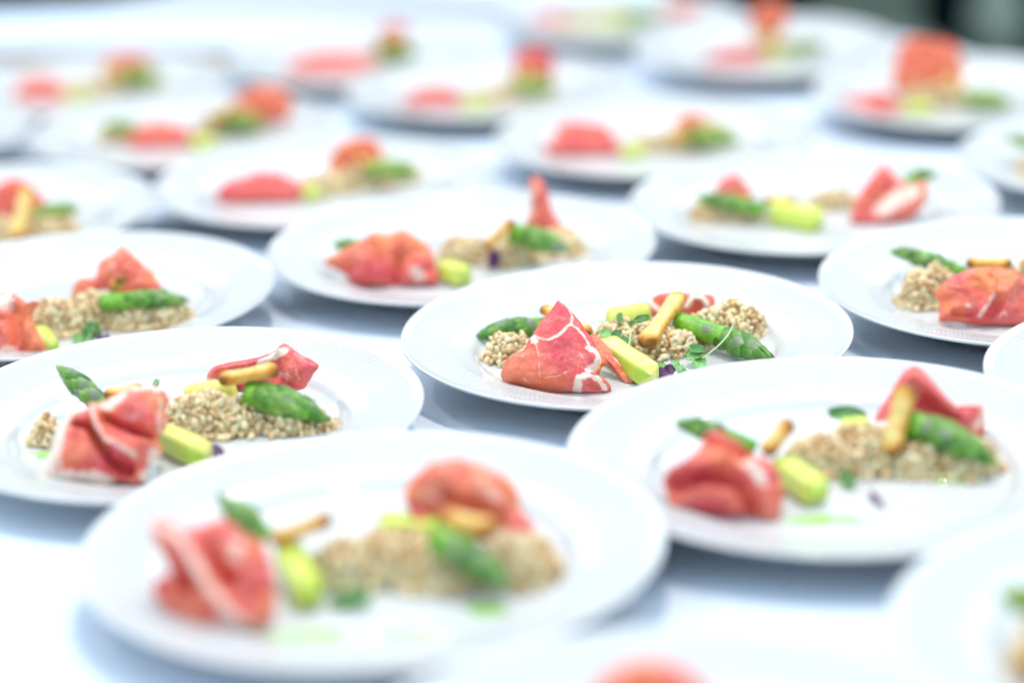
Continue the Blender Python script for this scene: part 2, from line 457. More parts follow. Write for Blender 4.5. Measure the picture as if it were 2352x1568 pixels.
# ------------------------------------------------------------------ ham
def ham(P, outline, vbase, name_desc, lean=32, bf=.011, bb=.007, folds=(), fats=(), tone=.15, tones=(), crump=.0022, kf=5, seed=1, res=1.0, centre=None, fatbase=0.0, gather=None):
    """A folded slice: the outline (pixels) is laid on a plane that stands on the plate and leans back; a bulging front, a shallower back, creases and ridges."""
    pl = PL[P]
    us = [p_[0] for p_ in outline]
    ub = sum(us) / len(us)
    p0 = pl.at(ub, vbase, 0)
    L = math.radians(lean)
    ex = Vector((1, 0, 0)); el = Vector((0, math.sin(L), math.cos(L))); nn = ex.cross(el)
    if nn.y > 0: nn = -nn
    def pp(u, v):
        d = ray(u, v); q = CPOS + d * ((p0 - CPOS).dot(nn) / d.dot(nn)) - p0
        return (q.dot(ex), q.dot(el))
    O = np.array([pp(*q) for q in outline])
    # resample the closed outline by Catmull-Rom
    nth = int(132 * res); k = len(O); T = np.linspace(0, k, nth, endpoint=False)
    j = T.astype(int); f = (T - j)[:, None]
    a, b, c, d = O[(j - 1) % k], O[j % k], O[(j + 1) % k], O[(j + 2) % k]
    C = .5 * ((2 * b) + (c - a) * f + (2 * a - 5 * b + 4 * c - d) * f * f + (3 * b - a - 3 * c + d) * f ** 3)
    cen = np.array(pp(*centre)) if centre else O.mean(0)
    size = np.abs(C - cen).max()
    C = C + (C - cen) / size * smooth_noise(C, 1 / .012, seed + 5, 2)[:, None] * .0007
    ns = int(34 * res); S = np.linspace(0, 1, ns) ** .85
    G = cen + S[:, None, None] * (C - cen)[None]
    G = G.reshape(-1, 2); SS = np.repeat(S, nth)
    edge = 1 - SS ** 3.2
    gp = np.array(pp(*gather)) if gather else np.array([cen[0], O[:, 1].min()])
    phi = np.arctan2(G[:, 0] - gp[0], G[:, 1] - gp[1] + .004)
    wob = smooth_noise(G, 1 / .03, seed, 2)
    D = crump * (1 - np.abs(np.sin(kf * phi + seed + .9 * wob)) * 2) * np.clip(np.hypot(*(G - gp).T) / size, 0, 1.0)
    D += .45 * crump * (1 - np.abs(np.sin(2.3 * kf * phi + 2 * seed + 1.6 * wob)) * 2) * np.clip(np.hypot(*(G - gp).T) / size, 0, 1.0)
    D += .0008 * smooth_noise(G, 1 / .018, seed + 3, 3)
    px = size / max(1, max(abs(u - ub) for u in us))      # metres per pixel, roughly
    def dist(poly):
        Q = np.array([pp(*q) for q in poly])
        if len(Q) == 1: return np.hypot(*(G - Q[0]).T)
        best = np.full(len(G), 9.)
        for q0, q1 in zip(Q[:-1], Q[1:]):
            e = q1 - q0; t = np.clip(((G - q0) @ e) / (e @ e), 0, 1)
            best = np.minimum(best, np.hypot(*(G - q0 - t[:, None] * e).T))
        return best
    for poly, wd, dep in folds:
        D += (dep if P in 'AB' else dep * 1.5) * np.exp(-(dist(poly) / (wd * px)) ** 2)
    fat = np.full(len(G), fatbase)
    wobf = 1 + .35 * smooth_noise(G, 1 / .006, seed + 9, 2)
    brk = np.clip(.85 + .35 * smooth_noise(G, 1 / .012, seed + 13, 2), .3, 1.1)
    for poly, wd, s in fats:
        fat = np.maximum(fat, s * np.exp(-(dist(poly) / (wd * px * wobf)) ** (4 if wd > 5.5 else 2)) * (1 if wd > 5.5 else brk))
    tn = np.full(len(G), tone) + .28 * smooth_noise(G, 1 / .03, seed + 21, 2)
    for poly, wd, s in tones:
        g = np.exp(-(dist(poly) / (wd * px)) ** 2); tn = tn * (1 - g) + s * g
    base = np.array(p0) + G[:, :1] * np.array(ex) + G[:, 1:] * np.array(el)
    N = np.array(nn)
    front = base + N * ((bf * np.sqrt(np.clip(edge, 0, 1)) + D * np.clip(edge * 3, 0, 1)))[:, None]
    back = base - N * ((bb * np.sqrt(np.clip(edge, 0, 1)) + .5 * D * edge))[:, None]
    V = np.concatenate([front, back])
    hh = pl.h(V); low = hh < .0004
    V[low] += (np.array(pl.n)[None] * (.0004 + .0002 * RS.rand(low.sum()) - hh[low])[:, None])
    Fc = grid_faces(nth, ns, True); nb = len(front)
    Fc += [tuple(q + nb for q in f_[::-1]) for f_ in grid_faces(nth, ns, True)]
    lo = (ns - 1) * nth
    Fc += [(lo + i, nb + lo + i, nb + lo + (i + 1) % nth, lo + (i + 1) % nth) for i in range(nth)]
    V = V - np.array(p0)
    me = mesh('ham_slice', V, Fc, HAM, {'fat': np.tile(fat, 2), 'tone': np.tile(tn, 2)})
    return thing('ham_slice', p0, name_desc, 'ham slice', 'ham slices on the plates', me)

# ------------------------------------------------------------------ asparagus
def bract_mesh():
    V = []; nu, nv = 7, 7
    for j in range(nv):
        t = j / (nv - 1)
        wd = .5 * (1 - t ** 1.7) ** .8 * (1 if t > 0 else .92) + .012
        for i in range(nu):
            s = i / (nu - 1) * 2 - 1
            V.append((s * wd, .34 * (1 - (s * .9) ** 2) * (1 - .55 * t) - .33 + .10 * math.sin(t * 3.1) , t))
    # thickness
    n = len(V); V2 = [(x * .97, y - .07, z) for x, y, z in V]
    Fc = grid_faces(nu, nv) + [tuple(q + n for q in f[::-1]) for f in grid_faces(nu, nv)]
    return mesh('bract', V + V2, Fc, BRACT)
BR = bract_mesh()
def asparagus(P, a, b, r, desc, detail=1, seed=0, bud=.5, bow=.0015):
    """a = cut end (u, v, h), b = tip (u, v, h); bud = share of the length covered by overlapping scales"""
    pl = PL[P]; rs = random.Random(seed * 7 + 3)
    p0, p1 = pl.at(*a), pl.at(*b); L = (p1 - p0).length
    mid = (p0 + p1) / 2 + Vector((0, 0, bow))
    pts = spline([p0 - (p1 - p0) * .0, mid, p1], 22)
    def rad(t):
        if t < 1 - bud: return r * (1 - .04 * t)
        q = (t - (1 - bud)) / bud
        return r * (1 - .04 * t) * max(.04, (1 - q ** 3.0) ** .58) * (1 + .10 * math.sin(q * 3.1))
    rr = [rad(i / 21) for i in range(22)]
    V, Fc = tube(pts, rr, 14)
    T = thing('asparagus_spear', p0, desc, 'asparagus', 'asparagus tips on the plates')
    off = Vector(p0)
    st = mesh('stalk', [Vector(q) - off for q in V], Fc, STALK)
    mats = []
    def place(t, phi, ln, wd, lift):
        i = t * 21; j = min(int(i), 20); q = pts[j].lerp(pts[j + 1], i - j)
        fm = frame_to(pts[j], pts[j + 1]).to_3x3()
        rad_dir = fm @ Vector((math.cos(phi), math.sin(phi), 0))
        ax = fm @ Vector((0, 0, 1))
        # scale follows the local taper of the bud
        t2 = min(1.0, t + ln / L); R1, R2 = rad(t), rad(t2)
        ax2 = (ax * ln + rad_dir * (R2 - R1 + lift)).normalized()
        x = ax2.cross(rad_dir).normalized() * -1; y = ax2.cross(x)
        if y.dot(rad_dir) < 0: y = -y; x = -x
        mt = Matrix((x * wd, y * wd, ax2 * ln)).transposed().to_4x4()
        mt.translation = q + rad_dir * (R1 * 1.02) - off
        mats.append(mt)
    if bud < .95:
        for k in range(2 if detail else 1):
            place(rs.uniform(.05, .2) + k * .25 * (1 - bud), rs.uniform(-1.9, -.7) + k * 1.4, r * 1.7, r * 1.25, .0002)
            place(rs.uniform(.1, .3) + k * .2 * (1 - bud), rs.uniform(.6, 1.6) + k * 1.7, r * 1.6, r * 1.2, .0002)
    rows = 8 if detail else 5
    for k in range(rows):
        t = (1 - bud) + bud * (k / rows) * .93
        nn_ = 5 if k < rows - 2 else 3
        for q in range(nn_):
            place(min(.97, max(.02, t + rs.uniform(-.05, .05))), 6.283 * (q + .5 * (k % 2)) / nn_ + rs.uniform(-.2, .2), r * rs.uniform(1.15, 1.5), r * (1.45 - .35 * k / rows), .0006 + .0022 * rs.random())
    if not detail: st.materials.clear(); st.materials.append(FARA)
    if detail:
        link('stalk', st, T)
        for mt in mats: link('bract', BR, T, mt)
    else:
        bv = np.array([v.co[:] for v in BR.vertices]); bf_ = [tuple(p_.vertices) for p_ in BR.polygons]
        AV, AF = [], []
        for mt in mats:
            M3 = np.array(mt.to_3x3()); tr = np.array(mt.translation); o = len(AV) * len(bv)
            AV.append(bv @ M3.T + tr); AF += [tuple(q + o for q in f) for f in bf_]
        link('stalk', st, T)
        link('bract_cluster', mesh('bract_cluster', np.concatenate(AV), AF, FARA), T, kind='stuff')
    return T

# ------------------------------------------------------------------ cracker, melon
def cracker(P, a, b, r, desc, seed=0, flat=.78):
    pl = PL[P]; p0, p1 = pl.at(*a), pl.at(*b)
    ax = (p1 - p0); L = ax.length; fm = frame_to(p0, p1).to_3x3()
    nl, ns = 34, 24; V = []; br = []; gr = []
    for i in range(nl):
        t = i / (nl - 1); s = -r * .5 + (L + r) * t
        e = min(t, 1 - t) * (L + r) / (r * 1.15)
        prof = math.sqrt(max(0, 1 - (1 - min(e, 1)) ** 2)) * (1 + .10 * math.cos((t - .5) * 2 * math.pi * 1.0) * -1)
        prof *= 1 + .035 * math.sin(s * 700 + seed)
        for k in range(ns):
            q = 2 * math.pi * k / ns; cx, cy = math.cos(q), math.sin(q)
            # squarish section with a shallow lengthwise groove on top
            sq = 1 / (abs(cx) ** 2.6 + abs(cy) ** 2.6) ** (1 / 2.6)
            g = math.exp(-((q - math.pi * 1.5) / .30) ** 2) if min(e, 1) > .6 else 0
            g2 = math.exp(-((q - math.pi * .5) / .30) ** 2) if min(e, 1) > .6 else 0
            rr = r * prof * sq * (1 - .13 * (g + g2))
            V.append(fm @ Vector((cx * rr, cy * rr * flat, s)))
            br.append(min(1.15, .10 + 1.0 * max(0, 1 - e / 1.6) ** 1.5 + .45 * abs(cx) ** 3 + (.35 if cy > .3 else 0) * 0))
            gr.append(max(g, g2))
    Fc = grid_faces(ns, nl, True) + [tuple(range(ns))[::-1], tuple(range((nl - 1) * ns, nl * ns))]
    me = mesh('cracker_stick', V, Fc, CRACK, {'brown': br, 'groove': gr})
    return thing('cracker_stick', p0, desc, 'cracker', 'cracker sticks on the plates', me)

def melon(P, a, b, wd, ht, desc, seed=0, taper=.9, skin_side=1, ex=5.5):
    pl = PL[P]; p0, p1 = pl.at(*a), pl.at(*b); L = (p1 - p0).length
    lime = {'A': .0, 'B': .12, 'C': .55, 'E': .4, 'D': .45}.get(P, .5)
    if ex < 4: lime = .38
    if P in 'BCDEFI': wd, ht = wd * .86, ht * .86
    fm = frame_to(p0, p1).to_3x3(); nl, ns = 18, 28; V = []; sk = []
    for i in range(nl):
        t = i / (nl - 1); e = min(t, 1 - t) * L / (.0020 if ex > 4 else .0085)
        cap = (1 - (1 - min(e, 1)) ** 2.5) ** .4
        cap = max(cap, .02)
        sc0 = (taper + (1 - taper) * t) * (1 + .025 * math.sin(t * 9 + seed))
        for k in range(ns):
            q = 2 * math.pi * k / ns; cx, cy = math.cos(q), math.sin(q)
            sc = sc0 * (1 + .045 * math.sin(2 * q + seed + t) + .02 * math.sin(5 * q + 3 * t + seed))
            sq = 1 / (abs(cx) ** ex + abs(cy) ** ex) ** (1 / ex)
            V.append(fm @ Vector((cx * sq * wd / 2 * sc * cap, cy * sq * ht / 2 * sc * cap, L * t + .0004 * math.sin(q * 3 + seed))))
            sk.append(max(lime, min(1, (cx * skin_side * sq - .82) * 4.5)))
    Fc = grid_faces(ns, nl, True) + [tuple(range(ns))[::-1], tuple(range((nl - 1) * ns, nl * ns))]
    return thing('melon_piece', p0, desc, 'melon piece', 'melon pieces on the plates', mesh('melon_piece', V, Fc, MELON, {'skin': sk}))

# ------------------------------------------------------------------ barley
def ico(sub, seed):
    bm = bmesh.new(); bmesh.ops.create_icosphere(bm, subdivisions=sub, radius=1); rs = random.Random(seed)
    V = []
    for v in bm.verts:
        x, y, z = v.co
        y2 = y - .28 * math.exp(-(x / .25) ** 2) * (1 if y > 0 else 0) * (1 - z * z)
        V.append((x * .92, y2 * .82, z * 1.18))
    Fc = [tuple(q.index for q in f.verts) for f in bm.faces]; bm.free()
    return V, Fc
GV, GF = ico(2, 1)
GV1, GF1 = ico(1, 1)
GM = [mesh('grain', np.array(GV1 if i % 2 else GV1), GF1, BARLEY, {'gv': [i / 9] * len(GV1)}) for i in range(10)]
GMH = [mesh('grain', np.array(GV), GF, BARLEY, {'gv': [i / 9] * len(GV)}) for i in range(10)]
def barley(P, c, rx, ry, ht, desc, seed=0, single=False, g=.0023, hi=False, h0=0.0):
    g = {'A': .00205, 'B': .0024, 'E': .0023, 'F': .0024, 'J': .0023, 'C': .0024, 'D': .0024}.get(P, g)
    pl = PL[P]; rs = np.random.RandomState(seed + 40)
    w0 = pl.at(c[0], c[1], 0); lc = pl.inv @ w0
    T = thing('barley_heap', w0, desc, 'barley', 'heaps of barley on the plates')
    pts = []
    tries = 3000 if single else 1900
    dmin = g * (1.32 if single else 1.6)
    arr = np.zeros((0, 3))
    def dome(x, y):
        d = math.hypot(x, y)
        return ht * max(0, 1 - d ** 2.6) ** .55 * (1 + .22 * math.sin(x * 5 + seed) * math.cos(y * 4 + seed * 2))
    for _ in range(tries):
        a = rs.rand() * 6.283; d = math.sqrt(rs.rand()) * 1.06
        if rs.rand() < .03: d = rs.uniform(1.06, 1.32)
        x, y = d * math.cos(a), d * math.sin(a)
        z = dome(x, y) + rs.rand() * .0015 + g * .7
        if d > .9 and rs.rand() < .5: z = g * .8
        p = np.array([x * rx, y * ry, z])
        # steep sides need grains below the surface too
        if rs.rand() < .4: p[2] = g * .8 + (p[2] - g * .8) * rs.rand(); 
        if len(arr) and (((arr - p) ** 2).sum(1) < dmin ** 2).any(): continue
        arr = np.vstack([arr, p])
        if len(arr) > (296 if single else 290): break
    M3 = pl.m.to_3x3()
    base = pl.m @ Vector((lc.x, lc.y, WELL))
    vb = np.array(GV1); AV, AF, AG = [], [], []
    for i, p in enumerate(arr):
        q = base + M3 @ Vector(p) - w0
        sc = g * rs.uniform(.75, 1.42)
        rm = Matrix.Rotation(rs.rand() * 6.28, 3, Vector(rs.normal(size=3)).normalized())
        rm = rm @ Matrix.Diagonal(Vector((rs.uniform(.75, 1.15), rs.uniform(.7, 1.1), rs.uniform(.85, 1.35))))
        mt = (rm * sc).to_4x4(); mt.translation = q
        if single:
            link('grain', (GMH if hi else GM)[rs.randint(10)], T, mt)
        else:
            o = len(AV) * len(vb)
            AV.append(vb @ np.array(rm * sc).T + np.array(q)); AF += [tuple(k + o for k in f) for f in GF1]
            AG += [rs.rand()] * len(vb)
    # inner core under the outermost grains
    n, mrg = 20, 9; CV = []
    for j in range(mrg):
        d = j / (mrg - 1) * .97
        for i in range(n):
            a = 6.283 * i / n
            CV.append(base + M3 @ Vector((d * math.cos(a) * rx, d * math.sin(a) * ry, max(.0003, dome(d * math.cos(a), d * math.sin(a)) * .86 - g * .3))) - w0)
    CF = grid_faces(n, mrg, True)
    if single:
        link('packed_grains', mesh('packed_grains', CV, CF, BARLEY, {'gv': .4 + rs.rand(len(CV)) * .4}), T, kind='stuff')
    else:
        o = len(AV) * len(vb)
        AV.append(np.array([tuple(q) for q in CV])); AF += [tuple(k + o for k in f) for f in CF]; AG += list(.4 + rs.rand(len(CV)) * .4)
        link('packed_grains', mesh('packed_grains', np.concatenate(AV), AF, BARLEY, {'gv': AG}), T, kind='stuff')
    return T

# ------------------------------------------------------------------ cress, dressing
def leaf_mesh(ma, lobe):
    V = []; nu, nv = 7, 8
    for j in range(nv):
        t = j / (nv - 1)
        wd = .5 * math.sin(math.pi * min(1, t * .93 + .035)) ** .6
        for i in range(nu):
            s = i / (nu - 1) * 2 - 1
            V.append((s * wd, .16 * s * s + .12 * math.sin(t * 4 + s) * lobe, t + (.10 * (abs(s)) * (t > .8) - .02)))
    n = len(V); V2 = [(x, y - .035, z) for x, y, z in V]
    return mesh('leaf', V + V2, grid_faces(nu, nv) + [tuple(q + n for q in f[::-1]) for f in grid_faces(nu, nv)], ma)
LM = {'g': leaf_mesh(LEAF, .5), 'l': leaf_mesh(LEAFL, .5), 'p': leaf_mesh(PURP, 1.3)}
def cress(P, stem, leaves, desc, r=.0007, cat='cress sprig'):
    """stem: list of (u,v,h); leaves: (u0,v0,h0,u1,v1,h1,width,kind)"""
    pl = PL[P]
    first = pl.at(*(stem[0] if stem else leaves[0][:3]))
    T = thing('cress_sprig', first, desc, cat, 'cress sprigs on the plates')
    if stem:
        pts = spline([pl.at(*s) for s in stem], 14)
        V, Fc = tube([q - first for q in pts], [r * (1 - .35 * i / 13) for i in range(14)], 8)
        link('stem', mesh('stem', V, Fc, STEM), T)
    for u0, v0, h0, u1, v1, h1, wd, k in leaves:
        a, b = pl.at(u0, v0, h0), pl.at(u1, v1, h1)
        z = b - a
        tocam = (CPOS - a).normalized()
        nrm = (tocam + Vector((.2, 0, .9))).normalized()
        x = nrm.cross(z).normalized(); y = z.cross(x).normalized()
        if y.dot(nrm) < 0: x, y = -x, -y
        mt = Matrix((x * wd, y * wd, z)).transposed().to_4x4(); mt.translation = a - first
        link('leaf', LM[k], T, mt)
    return T
def dressing(P, u, v, rx, ry, desc, seed=0, ht=.0009):
    pl = PL[P]; w0 = pl.at(u, v, 0); V = []; n, mrg = 28, 6; rs = random.Random(seed)
    ph = [rs.uniform(0, 6.28) for _ in range(3)]
    M3 = pl.m.to_3x3()
    for j in range(mrg):
        d = j / (mrg - 1)
        for i in range(n):
            a = 6.283 * i / n; q = 1 + .2 * math.sin(2 * a + ph[0]) + .14 * math.sin(3 * a + ph[1]) + .08 * math.sin(5 * a + ph[2])
            V.append(M3 @ Vector((d * q * rx * math.cos(a), d * q * ry * math.sin(a), ht * math.sqrt(1 - d * d * .999) + .00005)))
    return thing('dressing_drop', w0, desc, 'dressing', 'drops of green dressing on the plates', mesh('dressing_drop', V, grid_faces(n, mrg, True), DRESS))

def cv(ox, oy, k, pts): return [(ox + x * k, oy + y * k) for x, y in pts]
def cvl(ox, oy, k, L): return [(cv(ox, oy, k, p), wd * k, s) for p, wd, s in L]

# ================================================================== the food, plate by plate
# ---- A: the sharp plate
o2 = (1065.5, 643, .19788)      # measuring windows: origin and pixels per unit
o3 = (1347.2, 643, .1979)
asparagus('A', (1262, 750, .0085), (1103, 770, .0075), .0068, 'asparagus tip pointing left behind the standing ham on the sharp middle plate', 1, 1, .72)
ham('A', cv(*o2, [(1105, 235), (1200, 325), (1290, 420), (1400, 560), (1495, 690), (1545, 800), (1585, 900), (1570, 1000), (1525, 1090), (1575, 1150), (1650, 1175), (1705, 1240), (1700, 1285), (1640, 1318),
    (1370, 1322), (1180, 1310), (900, 1285), (650, 1245), (500, 1205), (445, 1130), (450, 1020), (520, 900), (680, 825), (760, 690), (880, 500), (980, 380), (1080, 262)]), 902,
    'standing crimson ham slice with white fat veins, at the left of the sharp plate', lean=30, bf=.013, bb=.006, res=2.1, seed=3, crump=.0004, kf=3,
    centre=(1065.5 + 1080 * .19788, 643 + 950 * .19788),
    fats=cvl(*o2, [([(1100, 245), (1130, 300), (1220, 370), (1255, 450), (1250, 560), (1200, 590), (1150, 660), (1090, 720), (980, 755), (900, 735), (800, 680)], 19, 1),
        ([(1250, 560), (1340, 630), (1400, 700), (1450, 790)], 18, .95), ([(1450, 830), (1540, 850), (1570, 930), (1530, 1020), (1430, 1090)], 42, 1),
        ([(1420, 1150), (1330, 1180), (1310, 1310)], 48, 1), ([(1440, 1160), (1540, 1180), (1640, 1280)], 30, .95), ([(790, 690), (830, 760)], 38, .9),
        ([(830, 770), (870, 950), (880, 1230)], 9, .6), ([(930, 1190), (1080, 1180), (1190, 1120)], 12, .6), ([(1330, 880), (1400, 980), (1440, 1080)], 24, .5),
        ([(1080, 960), (1150, 920), (1250, 980)], 9, .5), ([(520, 900), (620, 850)], 22, .7), ([(700, 1190), (760, 1230)], 16, .55)]),
    tones=cvl(*o2, [([(500, 1150), (650, 1000), (760, 1200)], 230, .75), ([(1150, 1280), (950, 1290)], 120, .7), ([(1150, 400), (1400, 700)], 200, -.1)]),
    folds=cvl(*o2, [([(1105, 300), (1090, 700), (1000, 1200)], 150, .004), ([(820, 700), (870, 950), (880, 1240)], 26, .0012), ([(1310, 1310), (1330, 1200), (1440, 1170)], 30, .0022),
        ([(1480, 1250), (1560, 1290)], 50, -.005), ([(600, 900), (560, 1150)], 90, .004), ([(1250, 600), (1400, 860)], 60, -.0015), ([(1440, 860), (1540, 1000)], 35, .002)]), tone=.08)
ham('A', cv(*o2, [(1480, 640), (1560, 660), (1640, 740), (1730, 850), (1745, 930), (1810, 960), (1860, 1060), (1970, 1200), (1890, 1218), (1780, 1070), (1690, 990), (1600, 1010), (1560, 1120), (1500, 1050), (1440, 800)]), 880,
    'thin orange strip of ham lying over the pale melon on the sharp plate', lean=50, bf=.004, bb=.002, seed=8, crump=.0006, tone=.85,
    centre=(1065.5 + 1620 * .19788, 643 + 900 * .19788), fats=cvl(*o2, [([(1740, 940), (1820, 1010), (1950, 1190)], 14, .8)]))
melon('A', (1392, 793, .0095), (1494, 863, .0088), .0152, .0150, 'pale yellow melon baton in front of the barley on the sharp plate', 1, .95, -1)
melon('A', (1392, 738, .011), (1496, 722, .012), .018, .0195, 'rounded light green melon piece behind the cress on the sharp plate', 2, 1, 1, 2.2)
barley('A', (1172, 826), .0150, .0120, .0145, 'small barley heap at the left end of the sharp plate', 1, True, hi=True)
barley('A', (1440, 795), .0270, .0165, .0125, 'central barley heap under the upright cracker on the sharp plate', 2, True, hi=True)
barley('A', (1530, 806), .0230, .0160, .0115, 'barley heap in front of the asparagus tip on the sharp plate', 3, True, hi=True)
barley('A', (1672, 768), .0270, .0170, .0170, 'barley heap behind the asparagus at the right of the sharp plate', 4, True, hi=True)
cracker('A', (1484, 787, .0135), (1559, 682, .026), .0061, 'golden cracker stick leaning over the barley on the sharp middle plate', 1)
cracker('A', (1249, 709, .022), (1352, 762, .012), .0045, 'orange cracker stick mostly hidden behind the standing ham on the sharp plate', 2)
asparagus('A', (1561, 742, .013), (1764, 818, .0072), .0078, 'bright green asparagus tip pointing right on the sharp middle plate', 1, 5, .48)
ham('A', cv(*o3, [(665, 320), (720, 240), (790, 185), (920, 148), (1150, 148), (1300, 162), (1465, 180), (1495, 300), (1490, 365), (1600, 350), (1720, 300), (1760, 350), (1610, 430), (1450, 440), (1250, 450), (1000, 450), (720, 425)]), 742,
    'rolled pink ham slice with white curl behind the cracker on the sharp plate', lean=20, bf=.007, bb=.005, seed=12, res=1.4, crump=.0008, tone=.35,
    fats=cvl(*o3, [([(730, 230), (770, 300), (850, 350)], 34, 1), ([(1160, 310), (1230, 200), (1330, 220), (1390, 290), (1375, 380)], 34, 1), ([(1500, 395), (1700, 360)], 18, .3)]),
    folds=cvl(*o3, [([(800, 220), (860, 320)], 60, -.003), ([(1290, 290), (1280, 360)], 55, -.0045), ([(1160, 310), (1230, 200), (1330, 220), (1390, 290)], 34, .0022)]))
def p3(x, y): return (1347.2 + x * .1979, 643 + y * .1979)
def st3(L): return [(*p3(x, y), h) for x, y, h in L]
def lf3(L): return [(*p3(a, b), h, *p3(c, d), h2, wd, k) for a, b, h, c, d, h2, wd, k in L]
cress('A', st3([(480, 850, .010), (505, 680, .015), (530, 520, .020), (590, 470, .023)]),
      lf3([(560, 485, .022, 720, 430, .025, .0065, 'g'), (300, 640, .013, 160, 615, .014, .008, 'l'), (300, 650, .013, 410, 600, .016, .006, 'g'), (400, 670, .013, 480, 830, .012, .009, 'g'), (380, 510, .016, 385, 380, .021, .0045, 'g'), (560, 500, .022, 490, 525, .020, .005, 'g')]),
      'cress sprig with dark green leaves standing in the barley of the sharp plate')
cress('A', st3([(1705, 520, .020), (1640, 640, .018), (1520, 770, .013), (1340, 910, .008)]),
      lf3([(1340, 900, .008, 1160, 890, .006, .0085, 'l'), (1320, 900, .007, 1290, 1050, .002, .0095, 'l'), (1370, 850, .010, 1200, 790, .010, .009, 'g')]),
      'pale cress sprig with long stem resting against the right asparagus of the sharp plate')
cress('A', st3([(770, 1070, .0012), (860, 1075, .002), (950, 1090, .003), (1040, 1010, .005)]),
      lf3([(980, 1080, .003, 815, 1150, .0015, .011, 'p'), (1030, 1060, .004, 905, 1050, .0045, .008, 'p'), (1040, 1010, .006, 1010, 935, .009, .006, 'l'), (1050, 1060, .005, 1095, 985, .008, .006, 'l'), (1060, 1080, .003, 1155, 1085, .004, .008, 'l'), (850, 1030, .003, 900, 965, .006, .006, 'l')]),
      'purple cress sprig lying on bare porcelain at the front of the sharp plate')
dressing('A', *p3(160, 500), .006, .004, 'thin green dressing streak at the back of the sharp plate', 4, .0005)
dressing('A', 1270, 908, .0035, .0015, 'tiny dressing drop at the foot of the standing ham', 5, .0004)

# ---- B: left plate
o5 = (61.2, 765.5, .2538); o6 = (367.5, 765.5, .1953)
asparagus('B', (235, 935, .010), (139, 849, .030), .0062, 'asparagus tip rising to the left on the left plate with speckled rim', 1, 11, .85)
cracker('B', (246, 908, .022), (322, 893, .024), .0050, 'cracker end peeping out behind the big folded ham of the left plate', 3)
ham('B', cv(*o5, [(175, 1290), (215, 1130), (240, 1000), (300, 850), (400, 762), (520, 720), (640, 655), (800, 580), (950, 500), (1090, 486), (1230, 505), (1300, 600), (1262, 720), (1270, 850), (1200, 960), (1225, 1090), (1110, 1210), (1080, 1350), (980, 1385), (860, 1350), (700, 1420), (520, 1375), (380, 1405), (250, 1370)]), 1112,
    'big crumpled pink ham slice with cream fat, at the left of the left plate', lean=34, bf=.020, bb=.006, res=1.9, seed=5, crump=.0012, kf=3, tone=.35,
    centre=(61.2 + 740 * .2538, 765.5 + 980 * .2538),
    fats=cvl(*o5, [([(340, 820), (280, 1050), (230, 1300)], 125, 1), ([(300, 1340), (600, 1340), (760, 1370)], 62, .9), ([(800, 640), (660, 760), (690, 920), (770, 1050), (900, 1120), (1010, 1170)], 26, .75),
        ([(960, 530), (1200, 540)], 50, .9), ([(900, 630), (790, 730)], 62, 1), ([(1180, 1100), (1080, 1330)], 44, .8), ([(1240, 640), (1220, 900)], 28, .55), ([(930, 850), (1050, 830)], 40, .4)]),
    tones=cvl(*o5, [([(480, 1150)], 120, .9), ([(900, 1220), (800, 1180)], 90, -.6), ([(1250, 700)], 120, 1.1)]),
    folds=cvl(*o5, [([(470, 870), (600, 890), (700, 1040), (800, 1200), (940, 1260)], 44, -.015), ([(760, 830), (900, 905), (1130, 980)], 42, -.012), ([(640, 720), (690, 920), (790, 1060), (1010, 1150)], 44, .009),
        ([(880, 1230), (950, 1260)], 80, -.010), ([(380, 1000), (370, 1200)], 90, .005), ([(980, 720), (1080, 800)], 90, .006), ([(1050, 1080), (1120, 1040)], 60, .005), ([(520, 1270), (640, 1240)], 50, -.004)]))
barley('B', (112, 1015), .0095, .0090, .0125, 'little barley heap at the left end of the left plate', 11, True)
melon('B', (372, 1000, .009), (470, 1048, .0085), .0185, .0185, 'yellow green melon piece beside the crumpled ham on the left plate', 3, .95, -1)
melon('B', (424, 918, .010), (545, 898, .014), .016, .020, 'bright yellow melon piece under the cracker at the back of the left plate', 4, 1, 1)
barley('B', (462, 985), .0200, .0170, .0190, 'barley heap in the middle of the left plate', 12, True)
barley('B', (545, 985), .0210, .0160, .0150, 'barley heap to the right of centre on the left plate', 13, True)
barley('B', (668, 985), .0240, .0130, .0100, 'flat barley heap under the right asparagus of the left plate', 14, True)
ham('B', cv(*o6, [(535, 520), (590, 430), (680, 370), (900, 325), (1150, 278), (1330, 215), (1455, 118), (1560, 188), (1700, 268), (1865, 370), (1805, 480), (1745, 580), (1660, 660), (1400, 690), (1000, 700), (700, 660), (585, 630)]), 930,
    'glossy red ham slice with pointed top at the right of the left plate', lean=15, bf=.010, bb=.005, res=1.6, seed=21, crump=.0012, tone=.12,
    fats=cvl(*o6, [([(545, 550), (690, 590)], 48, .9), ([(1480, 190), (1350, 270), (1190, 340)], 46, .9), ([(1440, 480), (1500, 500)], 48, .6), ([(1620, 430), (1650, 520)], 28, .5), ([(1455, 140), (1600, 240), (1820, 370)], 16, .4)]),
    folds=cvl(*o6, [([(1360, 280), (1400, 500), (1500, 600)], 70, -.006), ([(650, 400), (1300, 280)], 50, .004), ([(1700, 320), (1650, 600)], 70, .003)]))
asparagus('B', (568, 905, .022), (742, 955, .012), .0088, 'thick soft focus asparagus tip at the right of the left plate', 1, 14, .85)
cracker('B', (510, 872, .034), (632, 848, .036), .0055, 'golden cracker stick lying across the red ham of the left plate', 5)
cress('B', [(485, 1062, .002), (500, 1050, .004), (512, 1040, .005)], [(475, 1035, .004, 505, 1062, .004, .014, 'p'), (486, 1060, .003, 515, 1045, .005, .010, 'p')], 'dark purple cress leaf at the end of the melon on the left plate')
